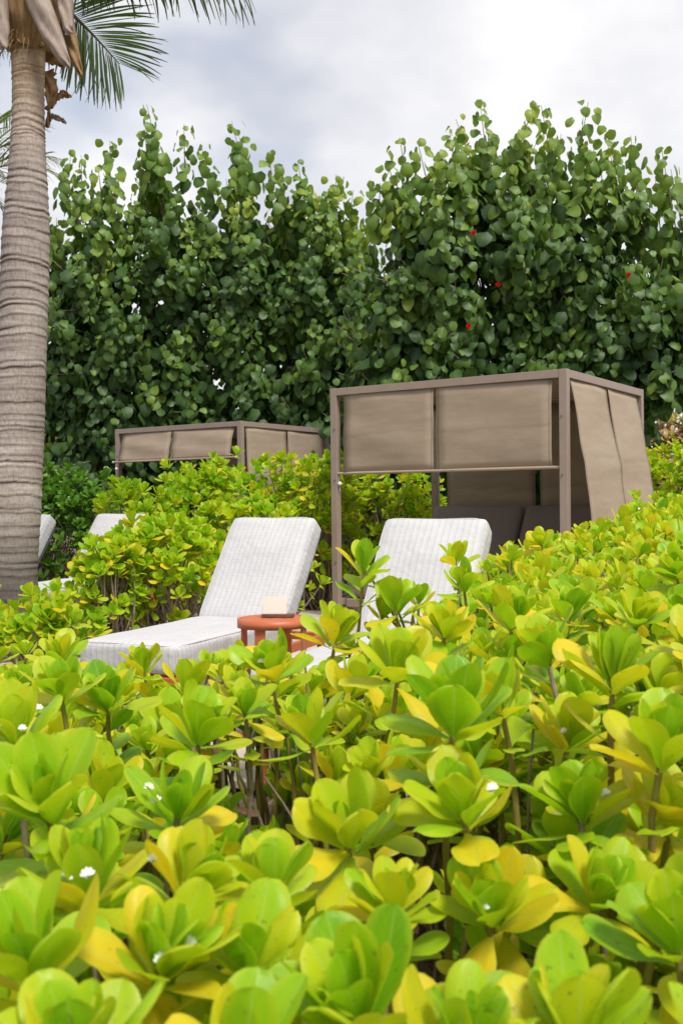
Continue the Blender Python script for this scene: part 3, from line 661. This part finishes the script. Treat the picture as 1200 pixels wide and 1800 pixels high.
for i, (c, rx, ry, h, nr, lab) in enumerate([
    ((-1.35, 10.6), .62, .70, 1.60, 230, 'tall yellow-green hedge shrub in front of the far cabana'),
    ((-.42, 10.75), .62, .70, 1.64, 230, 'tall yellow-green hedge shrub standing left of the near cabana post, behind the loungers'),
    ((-1.95, 9.9), .46, .55, 1.30, 160, 'yellow-green hedge shrub screening the far cabana post'),
    ((-1.42, 8.2), .56, .60, 1.00, 190, 'leafy shrub directly behind the striped lounger by the table'),
    ((-1.78, 7.7), .30, .40, .84, 90, 'leafy shrub in front of the half hidden lounger'),
    ((-.85, 9.0), .60, .55, 1.15, 180, 'leafy shrub with bare woody stems behind the loungers'),
    ((-1.95, 6.75), .34, .36, .50, 60, 'sparse sprawling shrub at the foot of the palm'),
    ((-2.48, 6.75), .22, .26, .55, 30, 'small twiggy shrub leaning on the palm base'),
    ((.55, 12.3), .75, .50, 1.50, 210, 'yellow-green shrub seen through the near cabana'),
    ((-.30, 11.6), .60, .50, 1.56, 160, 'yellow-green shrub tucked behind the near cabana post'),
    ((4.05, 12.5), .6, .6, 1.80, 230, 'sunny green shrub past the near cabana awning'),
    ((3.80, 10.5), .42, .6, 1.58, 170, 'lime hedge shrub pressed against the propped awning')]):
    dome_shrub('naupaka_shrub', c, rx, ry, h, nr, LIB_MID, lab, HG, L_=.105, seed=40 + i, maxobj=240, tone=(.30, .56))
for i, (c, rx, ry, h, nr, lab) in enumerate([
    ((-3.85, 12.6), .75, .6, 1.60, 230, 'dark green shrub behind the lounger at the palm trunk'),
    ((-4.75, 12.9), .7, .6, 1.62, 200, 'dark green shrub running on behind the palm trunk'),
    ((-3.05, 12.4), .6, .6, 1.50, 190, 'dark green shrub next to the far cabana post')]):
    dome_shrub('dark_hedge_shrub', c, rx, ry, h, nr, LIB_DARK, lab, 'dark hedge shrubs', L_=.11, seed=70 + i, maxobj=220)
# croton-like plant of pink and yellow leaves
for i, (c, h, lab) in enumerate([((5.9, 17.0), 2.6, 'pink and yellow long-leaved plant glimpsed beyond the cabana'), ((4.9, 14.6), 1.7, 'yellow and pink strap-leaved plant under the round-leaved tree'), ((-6.1, 19.5), 2.6, 'pale strap-leaved plant glimpsed beside the palm trunk')]):
    dome_shrub('strap_leaf_plant', c, .8, .6, h, 120, LIB_CROT, lab, 'strap leaved plants', L_=.32, tone=(.1, .8) if i < 2 else (.6, .9), nleaf=8, maxobj=120, seed=90 + i, base=.5)

# ------------------------------------------------------------------ round-leaved trees
def hau_tree(base, lobes, label, seed, nshoot, tops=(), reds=()):
    rg = random.Random(seed); loc = Vector((base[0], base[1], -.03)); root = thing('round_leaved_tree', loc, label=label, cat='tree', group='round-leaved trees behind the cabanas')
    leaves = []; ends = []
    vols = [(l[3] * l[4] + l[3] * l[5]) for l in lobes]
    def leaf(p, outd, sz, rnd):
        z = Vector((outd.x * .9 + rg.uniform(-.55, .55), outd.y * .9 + rg.uniform(-.55, .55), .45 + rg.uniform(-.45, .5)))
        y = Vector((outd.x * .5 + rg.uniform(-.6, .6), outd.y * .5 + rg.uniform(-.6, .6), -.9 + rg.uniform(-.3, .4)))
        leaves.append((frame_M(p, y, z, sz), sz, rnd))
    def shoot(p, d, n, ln, sz, bright, od=None, wide=1.0):
        d = d.normalized(); od = od or Vector((0, -.5, .2)); side = d.orthogonal().normalized()
        for i in range(n):
            f = i / max(1, n - 1); t = i * 2.4 + rg.uniform(-.5, .5); s = Matrix.Rotation(t, 3, d) @ side
            q = p + d * ln * f + Vector((0, 0, -.12 * (1 - f) ** 2)) + s * rg.uniform(.03, .14) * wide
            leaf(q, (s * .5 + od * .8), sz * (1.0 - .45 * f ** 2) * rg.uniform(.8, 1.15), bright + .25 * f + rg.gauss(0, .08))
        ends.append((p, p + d * ln))
    for k in range(nshoot):
        l = rg.choices(lobes, vols)[0]
        t = rg.uniform(0, 2 * math.pi) if rg.random() < .3 else rg.uniform(math.pi * .95, 2.05 * math.pi); u = rg.uniform(-.95, 1); e = math.asin(u)
        d = Vector((math.cos(t) * math.cos(e), math.sin(t) * math.cos(e), math.sin(e)))
        s = 1 - abs(rg.gauss(0, .12)) - (rg.uniform(.05, .45) if rg.random() < .3 else 0)
        lump = 1 + .17 * math.sin(4 * t + seed + 4 * e) + .10 * math.sin(7 * t + 9 * e) - .06
        p = Vector((l[0] + l[3] * d.x * s * lump, l[1] + l[4] * d.y * s * lump, l[2] + l[5] * d.z * s * lump))
        if p.z < .6: p.z = .6 + rg.random() * .5
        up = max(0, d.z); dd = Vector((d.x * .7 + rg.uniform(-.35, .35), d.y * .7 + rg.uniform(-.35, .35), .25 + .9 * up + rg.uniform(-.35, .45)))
        shoot(p - dd.normalized() * .25, dd, rg.randint(13, 18), rg.uniform(.45, .75), rg.uniform(.18, .25), .20 + .36 * up + .065 * (p.z - 4.2) + rg.uniform(-.12, .10) + (.25 if rg.random() < .07 else 0), d, 1.3)  # light from above put into leaf tone: lighter on top, darker lower down
    for (x, y, z, ln) in tops:
        shoot(Vector((x, y, z - ln)), Vector((rg.uniform(-.28, .28), rg.uniform(-.2, .2), 1)), int(9 + ln * 15), ln, .225, .50, None, 1.35)
    for l in lobes:      # inner leaves, the crown's shade put into their darker tone
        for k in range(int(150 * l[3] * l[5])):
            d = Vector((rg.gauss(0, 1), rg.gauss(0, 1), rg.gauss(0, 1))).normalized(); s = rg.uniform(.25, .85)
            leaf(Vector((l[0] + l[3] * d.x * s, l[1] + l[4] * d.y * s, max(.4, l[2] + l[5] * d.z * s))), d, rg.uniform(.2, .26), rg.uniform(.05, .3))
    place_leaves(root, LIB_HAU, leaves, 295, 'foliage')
    # trunk with limbs
    P = [Vector((0, 0, 0)), Vector((rg.uniform(-.1, .1), 0, .7)), Vector((rg.uniform(-.2, .2), .05, 1.5)), Vector((rg.uniform(-.2, .2), .1, 2.4))]
    v, q, u = tube_np([tuple(p) for p in P], [.16, .12, .10, .07], 10); link('trunk', qmesh('trunk', v, q, u, mat=M_WOOD), None, root)
    for l in lobes:
        c = Vector(l[:3]) - loc; st = P[1 + rg.randrange(3)]
        v, q, u = tube_np(bez(st, (st + c) / 2 + Vector((rg.uniform(-.3, .3), 0, .3)), c + Vector((0, 0, l[5] * .5)), 9), np.linspace(.075, .02, 9), 8); link('limb', qmesh('limb', v, q, u, mat=M_WOOD), None, root)
    acc = Acc()
    for (a, b) in ends:
        v, q, u = tube_np([np.array(a - loc), np.array((a + b) / 2 - loc + Vector((0, 0, -.03))), np.array(b - loc)], [.011, .008, .004], 5); acc.add(v, q, u)
        if rg.random() < .35:
            l = min(lobes, key=lambda l: (Vector(l[:3]) - a).length); c = Vector(l[:3]) - loc
            v, q, u = tube_np(bez(c * .75 + (a - loc) * .25, (c + a - loc) / 2 + Vector((0, 0, -.1)), a - loc, 6), np.linspace(.025, .011, 6), 5); acc.add(v, q, u)
    tag(link('branches', acc.mesh('branches', M_WOOD), None, root), kind='stuff')
    for (x, y, z) in reds:
        acc = Acc()
        for k in range(5):
            a = 2 * math.pi * k / 5; V, Q, U = leaf_np(.75, -.5, .3, 5, 3, 'spoon'); c, s = math.cos(a), math.sin(a); V = np.stack([V[:, 0], V[:, 1] * .6, V[:, 1] * .8 + V[:, 2]], 1)
            acc.add(np.stack([V[:, 0] * c + V[:, 1] * s, -V[:, 0] * s + V[:, 1] * c, V[:, 2]], 1) * .06, Q, U)
        link('blossom', acc.mesh('blossom', M_RED), None, root, Matrix.Translation(Vector((x, y, z)) - loc) @ Matrix.Rotation(R(70), 4, 'X'))
    return root
def tp(px, py, y, ln): p = ray(px, py, y); return (p.x, p.y, p.z, ln)
def rp(px, py, y): return tuple(ray(px, py, y))
# lobes: x, y, z, rx, ry, rz
hau_tree((-4.0, 17.9), [(-3.9, 17.7, 2.6, 1.15, 1.0, 2.2), (-4.15, 17.6, 4.75, .95, .9, 2.0), (-3.0, 17.8, 5.35, .95, .9, 1.8), (-2.9, 17.9, 2.9, 1.0, .9, 2.2), (-4.6, 17.9, 2.0, .9, .8, 1.6), (-3.4, 18.2, 1.6, 1.4, .8, 1.5), (-4.95, 17.9, 4.2, .75, .8, 2.4)],
         'tall round-leaved tree beside the palm trunk, over the dark hedge', 201, 370,
         [tp(115, 270, 17.4, .8), tp(145, 275, 17.4, .7), tp(195, 240, 17.4, 1.0), tp(290, 190, 17.3, 1.3), tp(325, 225, 17.3, .9), tp(262, 240, 17.4, .8)])
hau_tree((-1.6, 18.1), [(-1.7, 17.9, 5.25, 1.1, 1.0, 1.75), (-.55, 17.9, 4.9, 1.1, 1.0, 1.6), (-1.4, 17.8, 2.8, 1.3, 1.0, 2.0), (-.1, 17.7, 2.8, 1.1, 1.0, 2.0), (-.6, 18.2, 1.5, 1.9, .8, 1.5), (.35, 17.5, 4.4, .85, .9, 1.5)],
         'dense dark round-leaved tree right behind the far cabana', 202, 420,
         [tp(375, 255, 17.3, .9), tp(410, 235, 17.3, .9), tp(435, 212, 17.3, 1.1), tp(480, 265, 17.3, .7), tp(540, 280, 17.3, 1.0), tp(500, 310, 17.3, .6), tp(610, 335, 17.3, .7), tp(580, 340, 17.2, .6)])
hau_tree((1.2, 14.9), [(1.05, 14.7, 2.9, 1.15, .9, 1.9), (1.45, 14.6, 4.6, 1.0, .9, 1.35), (2.3, 14.6, 4.9, .95, .9, 1.35), (2.1, 14.7, 3.0, 1.2, .9, 1.7), (1.5, 14.9, 1.5, 1.7, .8, 1.5)],
         'round-leaved tree with red blossoms rising directly above the near cabana', 203, 380,
         [tp(665, 320, 14.4, .6), tp(720, 245, 14.4, .9), tp(755, 245, 14.4, .8), tp(700, 290, 14.4, .6), tp(805, 235, 14.4, .8), tp(858, 172, 14.4, 1.2), tp(835, 235, 14.3, .7), tp(905, 250, 14.3, .6), tp(930, 250, 14.3, .7)],
         [rp(830, 415, 13.6), rp(873, 505, 13.6), rp(822, 577, 13.6)])
hau_tree((3.7, 14.9), [(3.25, 14.6, 4.4, 1.0, .9, 1.6), (4.1, 14.4, 3.3, 1.1, .9, 1.15), (5.0, 14.6, 3.6, .9, .9, 1.2), (3.3, 14.7, 2.7, 1.1, .9, 1.4), (3.6, 14.9, 1.5, 1.4, .8, 1.5)],
         'looser round-leaved tree with tall shoots beyond the near cabana awning', 204, 300,
         [tp(985, 190, 14.3, 1.5), tp(1000, 185, 14.4, 1.3), tp(965, 225, 14.3, 1.1), tp(1105, 210, 14.3, 1.5), tp(1120, 230, 14.3, 1.2), tp(1095, 250, 14.2, 1.0), tp(1060, 270, 14.3, .9), tp(1190, 262, 14.2, 1.4), tp(1160, 310, 14.2, 1.0), tp(1130, 300, 14.2, .8), tp(1030, 270, 14.3, .8), tp(1200, 300, 14.4, 1.0)],
         [rp(1101, 488, 13.6)])

# ------------------------------------------------------------------ palms
def trunk_mesh(path, rad, seed, n=28, gap=.07):
    rg = random.Random(seed); path = np.array(path, float)
    zs = [path[0][2]]; rings = []
    z = path[0][2] + .05
    while z < path[-1][2]: rings.append((z, rg.choice((.35, .6, 1.0, 1.3)) * rg.uniform(.8, 1.1), rg.uniform(-.06, .06), rg.uniform(0, 6.28))); z += gap * rg.uniform(.4, 1.6) * (1.5 - 1.0 * ((z - path[0][2]) / (path[-1][2] - path[0][2])) ** 1.5)
    zz = np.arange(path[0][2], path[-1][2], .0085); V = []; Rn = []; U = []
    cx = np.interp(zz, path[:, 2], path[:, 0]); cy = np.interp(zz, path[:, 2], path[:, 1]); rr = np.interp(zz, path[:, 2], rad)
    k = np.ones(31) / 31; pad = lambda a: np.convolve(np.pad(a, 15, mode='edge'), k, 'valid'); cx, cy, rr = pad(cx), pad(cy), pad(rr)
    RZ = np.array([r[0] for r in rings])
    for i, z in enumerate(zz):
        for j in range(n):
            t = 2 * math.pi * j / n; w_ = .012 * math.sin(t + 1.2 * math.sin(z * 2.3)) + .005 * math.sin(2 * t + z * 5) + .003 * math.sin(5 * t + z * 17)
            zl = z + w_; m = np.searchsorted(RZ, zl); f = 0.; dk = 0.
            if 0 < m < len(RZ):
                a, b = RZ[m - 1], RZ[m]; q = (zl - a) / (b - a); am = rings[m][1]
                f = am * (.008 * (1 - q) ** 2 - .003); dk = am * max(0., 1 - (1 - q) * (b - a) / .020) * max(0, .45 + .65 * math.sin(t * (1 + m % 2) + rings[m][3]))
            r_ = rr[i] * (1 + .02 * math.sin(3 * t + z * 2.1)) + f
            V.append((cx[i] + r_ * math.cos(t), cy[i] + r_ * math.sin(t), z)); Rn.append(max(0, min(1, dk))); U.append((j / n, i / len(zz)))
    Q = [(i * n + j, i * n + (j + 1) % n, (i + 1) * n + (j + 1) % n, (i + 1) * n + j) for i in range(len(zz) - 1) for j in range(n)]
    return qmesh('trunk', V, Q, U, Rn, True, M_BARK)
def frond(root, P, nl, length, sideA, sideB, droop, rg, tone=.4, name='frond', r0=.018, start=.15, along=.45, obj=True):
    """midrib along P; leaflets along both sides, each a piece of the frond"""
    P = np.asarray(P, float); loc = np.array(root.location); T = np.gradient(P, axis=0)
    v, q, u = tube_np(P - loc, np.linspace(r0, .004, len(P)), 7); fr = link(name, qmesh(name, v, q, u, mat=M_RACH), None, root)
    m = len(P); acc = None
    for k in range(nl):
        f = start + (1 - start) * (k + .5) / nl; i = min(m - 2, int(f * (m - 1))); a = f * (m - 1) - i
        p = Vector(P[i] * (1 - a) + P[i + 1] * a); t = Vector(T[i]).normalized()
        for s in (sideA, sideB):
            if s is None: continue
            sv = Vector(s[0]).lerp(Vector(s[1]), f) if hasattr(s[0], '__len__') else Vector(s)
            d = (sv.normalized() + t * along * (.6 + .8 * f) + Vector((0, 0, -droop * rg.uniform(.7, 1.3))) + Vector((rg.uniform(-.08, .08), rg.uniform(-.08, .08), rg.uniform(-.06, .06)))).normalized()
            nrm = Vector((0, 0, 1)) + t * .3 + Vector((rg.uniform(-.3, .3), rg.uniform(-.3, .3), 0)); ln = length * (.55 + .9 * math.sin(math.pi * min(1, f * .85 + .12)) * .5) * rg.uniform(.9, 1.1)
            M = frame_M(p - Vector(loc), d, nrm, ln); 
            if obj: link('leaflet', LIB_PALM.mesh(rg.randrange(5), tone + rg.uniform(-.25, .25)), None, fr, M)
            else:
                if acc is None: acc = Acc()
                V, Q, U = LIB_PALM.shapes[rg.randrange(5)]; A = np.array(M); acc.add(V @ A[:3, :3].T + A[:3, 3], Q, U, tone + rg.uniform(-.25, .25))
    if acc: link('leaflets', acc.mesh('leaflets', M_PALM), None, fr)
    return fr
PY = 7.5
rows = [(10, 1175, 116), (11, 1140, 110), (12, 1000, 102), (22, 900, 98), (33, 750, 91), (40, 600, 85), (44, 500, 83), (47, 400, 81), (50, 310, 66), (52, 240, 56), (53, 150, 54), (53, 85, 60)]
pp = [ray(x, y, PY) for x, y, w_ in rows]; pr = [w_ / 2 / F * PY for *_, w_ in rows]
pp[0].z = -.06
PB = Vector((pp[0].x, PY, -.05))
palm = thing('palm_tree', PB, label='coconut palm with ringed grey trunk standing in front of the loungers', cat='tree')
link('trunk', trunk_mesh([tuple(p - PB) for p in pp], pr, 4, 40, .052), None, palm)
top = pp[-1]
rg = random.Random(9)
# bulging sheath of woven fibre
V = []; U = []; nr_, nc_ = 40, 56
for i in range(nr_ + 1):
    f = i / nr_; z = -.04 + f * 1.0; r_ = np.interp(f, [0, .06, .16, .3, .5, .8, 1], [.13, .155, .20, .255, .28, .22, .14])
    for j in range(nc_):
        t = 2 * math.pi * j / nc_; rr = r_ * (1 + .07 * math.sin(3 * t + 4 * f) + .045 * math.sin(7 * t - 6 * f) + .03 * math.sin(13 * t + 9 * f) + .02 * math.sin(31 * f + 2 * t)); V.append((top.x - PB.x + rr * math.cos(t) + .04 * f, rr * math.sin(t), top.z - PB.z + z + .02 * math.sin(2 * t))); U.append((j / nc_, f))
Q = [(i * nc_ + j, i * nc_ + (j + 1) % nc_, (i + 1) * nc_ + (j + 1) % nc_, (i + 1) * nc_ + j) for i in range(nr_) for j in range(nc_)]
link('fibre_sheath', qmesh('fibre_sheath', V, Q, U, mat=M_FIB), None, palm)
def plate(name, pts, widths, mat, curl=.35, face=(0, -1, 0), ragged=.0):
    """stiff curved strip through pts"""
    pts = [np.array(p - PB) for p in pts]; n = 16; m = 8; V = []; U = []
    pts = np.array(pts); tt = np.linspace(0, 1, len(pts)); ti = np.linspace(0, 1, n + 1)
    P = np.stack([np.interp(ti, tt, pts[:, k]) for k in range(3)], 1); W_ = np.interp(ti, tt, widths); T = np.gradient(P, axis=0)
    for i in range(n + 1):
        x = np.cross(T[i], np.array(face, float)); x /= np.linalg.norm(x) + 1e-9; z = np.cross(x, T[i]); z /= np.linalg.norm(z) + 1e-9
        for j in range(m + 1):
            s = 2 * j / m - 1; wv = W_[i] * (1 + ragged * rg.uniform(-1, 1)); V.append(P[i] + x * s * wv / 2 - z * curl * W_[i] * s * s * .8 + z * (.012 * math.sin(9 * ti[i] + 5 * s) + .006 * math.sin(4 * s + 23 * ti[i]))); U.append((j / m, ti[i]))
    Q = [(i * (m + 1) + j, i * (m + 1) + j + 1, (i + 1) * (m + 1) + j + 1, (i + 1) * (m + 1) + j) for i in range(n) for j in range(m)]
    o = link(name, qmesh(name, V, Q, U, mat=mat), None, palm); s = o.modifiers.new('thickness', 'SOLIDIFY'); s.thickness = .008
    return o
D = 7.2
for k in range(70):                     # loose fibres hanging from the torn sheath
    t = rg.uniform(0, 6.28); c = top + Vector((.16 * math.cos(t), .16 * math.sin(t), rg.uniform(-.02, .14))) - PB; e = Vector((math.cos(t) * rg.uniform(.0, .07), math.sin(t) * rg.uniform(0, .07), -rg.uniform(.05, .2)))
    v, q, u = tube_np(bez(c, c + e * .5 + Vector((math.cos(t) * .04, math.sin(t) * .04, 0)), c + e, 6), np.linspace(.0035, .0012, 6), 4); link('fibre', qmesh('fibre', v, q, u, mat=M_FIB), None, palm)
plate('dry_sheath', [ray(48, -60, D), ray(68, 5, D), ray(92, 62, D), ray(112, 102, D), ray(124, 122, D)], [.20, .17, .15, .09, .02], M_DRY, .35)
plate('dry_sheath', [ray(108, -60, D + .05), ray(114, 0, D + .05), ray(120, 48, D + .03), ray(124, 62, D + .03)], [.13, .12, .085, .05], M_DRY, .45)
plate('dry_sheath', [ray(118, 30, D + .12), ray(122, 70, D + .12), ray(134, 105, D + .12), ray(145, 137, D + .12)], [.10, .12, .08, .02], M_FIB, .3)
plate('dry_sheath', [ray(-14, -50, D), ray(-8, 10, D), ray(2, 60, D), ray(8, 88, D)], [.18, .17, .13, .05], M_DRY, .45)
plate('dry_sheath', [ray(62, 85, D + .35), ray(88, 96, D + .35), ray(104, 108, D + .35), ray(116, 120, D + .4)], [.12, .14, .10, .02], M_FIB, .3)
plate('dry_flower_stalk', [ray(80, 128, D + .4), ray(90, 150, D + .4), ray(88, 190, D + .4), ray(86, 226, D + .4)], [.14, .10, .02, .03], M_FIB, .4, ragged=.5)
plate('dry_flower_stalk', [ray(84, 196, D + .4), ray(98, 175, D + .4), ray(112, 166, D + .4), ray(127, 172, D + .4)], [.02, .06, .05, .01], M_FIB, .4, ragged=.5)
plate('dry_flower_stalk', [ray(90, 205, D + .4), ray(102, 208, D + .4), ray(118, 218, D + .4)], [.025, .04, .008], M_DRY, .4, ragged=.5)
for k in range(5):                      # frayed rim where the sheath tears off the trunk
    t = R(190 + 35 * k); c = top + Vector((.12 * math.cos(t), .12 * math.sin(t), -.01))
    plate('torn_fibre', [c + Vector((0, 0, .09)), c + Vector((.02 * math.cos(t), .02 * math.sin(t), .03)), c + Vector((.03 * math.cos(t), .03 * math.sin(t), -.03 - .02 * (k % 2)))], [.10, .09, .03], M_FIB, .3, face=(math.cos(t), math.sin(t), 0), ragged=.2)
crown = top + Vector((.04, .05, .75))
a = ray(118, 20, 7.75); b = ray(150, 45, 8.3); c = ray(212, 116, 9.2)
frond(palm, bez(a, b, c, 14), 34, .60, ((.9, .1, .75), (1, .1, -.30)), None, .05, rg, .3, along=.25, start=.0)
frond(palm, bez(a, b, c, 14), 44, .60, None, ((-.22, -.15, -1), (.18, -.1, -1)), .1, rg, .38, along=.15, start=.0)
frond(palm, bez(crown, ray(190, -170, 7.9), ray(430, -22, 8.3), 16), 46, .60, (.25, .9, -.5), (.15, -.9, -.5), 1.1, rg, .35, along=.5)
frond(palm, bez(crown, ray(-40, -120, 7.4), ray(-20, 40, 7.3), 14), 26, .5, (.5, .6, -.6), (-.6, -.3, -.7), .9, rg, .4)
frond(palm, bez(crown, ray(110, -120, 8.6), ray(170, -40, 9.8), 14), 30, .58, (1, 0, 0), (-.3, -.3, -.8), .5, rg, .3)
frond(palm, bez(crown, ray(-300, -260, 7.6), ray(-500, -60, 7.8), 16), 40, .6, (.1, 1, 0), (.1, -1, 0), .6, rg, .4, obj=False)
frond(palm, bez(crown, ray(60, -420, 7.6), ray(30, -800, 7.2), 16), 40, .6, (1, 0, 0), (-1, 0, 0), .4, rg, .4, obj=False)
frond(palm, bez(crown, ray(300, -520, 7.2), ray(700, -520, 6.8), 16), 40, .6, (.1, 1, 0), (.1, -1, 0), .5, rg, .4, obj=False)
# second palm, feathery crown only partly in view
B2 = Vector((ray(-60, 900, 13.5).x, 13.5, -.05)); palm2 = thing('palm_tree', B2, label='feathery olive green palm crown showing behind the ringed palm trunk', cat='tree')
c2 = ray(-60, 330, 13.5)
link('trunk', trunk_mesh([(0, 0, 0), (.1, 0, 2.5), tuple(c2 - B2)], [.2, .16, .12], 8, 16, .12), None, palm2)
for k, (px, py, dy) in enumerate([(70, 215, -.2), (45, 262, .4), (105, 285, .3), (60, 350, -.4), (108, 310, -.1), (40, 420, .1), (-180, 280, 0), (-160, 200, .3), (-60, 140, .5), (20, 200, .6), (-150, 400, -.3)]):
    e = ray(px, py, 13.5 + dy); m = (c2 + e) / 2 + Vector((0, 0, .45)); dr = (e - c2); sd_ = Vector((0, 0, 1)).cross(dr).normalized()
    frond(palm2, bez(c2, m, e, 12), 34, .42, sd_ + Vector((0, 0, .5)), -sd_ + Vector((0, 0, .5)), .5, rg, .62, along=.6, obj=k < 6)

# ------------------------------------------------------------------ leaf litter below the shrubs
rg = random.Random(77); acc = Acc()
for k in range(4200):
    y = rg.uniform(.8, 6.5); x = rg.uniform(-.36 * y - .3, .36 * y + .3)
    if not in_bush(x, y): continue
    if rg.random() < .55:
        V, Q, U = LIB_DEAD.shapes[rg.randrange(6)]; M = np.array(frame_M((x, y, rg.uniform(-.03, .02)), Vector((rg.uniform(-1, 1), rg.uniform(-1, 1), rg.uniform(-.2, .4))), Vector((rg.uniform(-.5, .5), rg.uniform(-.5, .5), 1)), rg.uniform(.04, .085)))
        acc.add(V @ M[:3, :3].T + M[:3, 3], Q, U, rg.random())
    else:
        d = np.array([rg.uniform(-1, 1), rg.uniform(-1, 1), rg.uniform(-.1, .35)]) * rg.uniform(.04, .12); p = np.array([x, y, rg.uniform(-.03, .02)])
        v, q, u = tube_np([p - d, p + np.array([rg.uniform(-.01, .01), rg.uniform(-.01, .01), .005]), p + d], rg.uniform(.0015, .0045), 4); acc.add(v, q, u, rg.random())
tag(link('leaf_litter', acc.mesh('leaf_litter', M_DEAD)), 'brown fallen leaves and twigs on the soil below the shrubs', 'leaf litter', kind='stuff')
print('objects', len(bpy.data.objects), 'rosettes', len(ros))
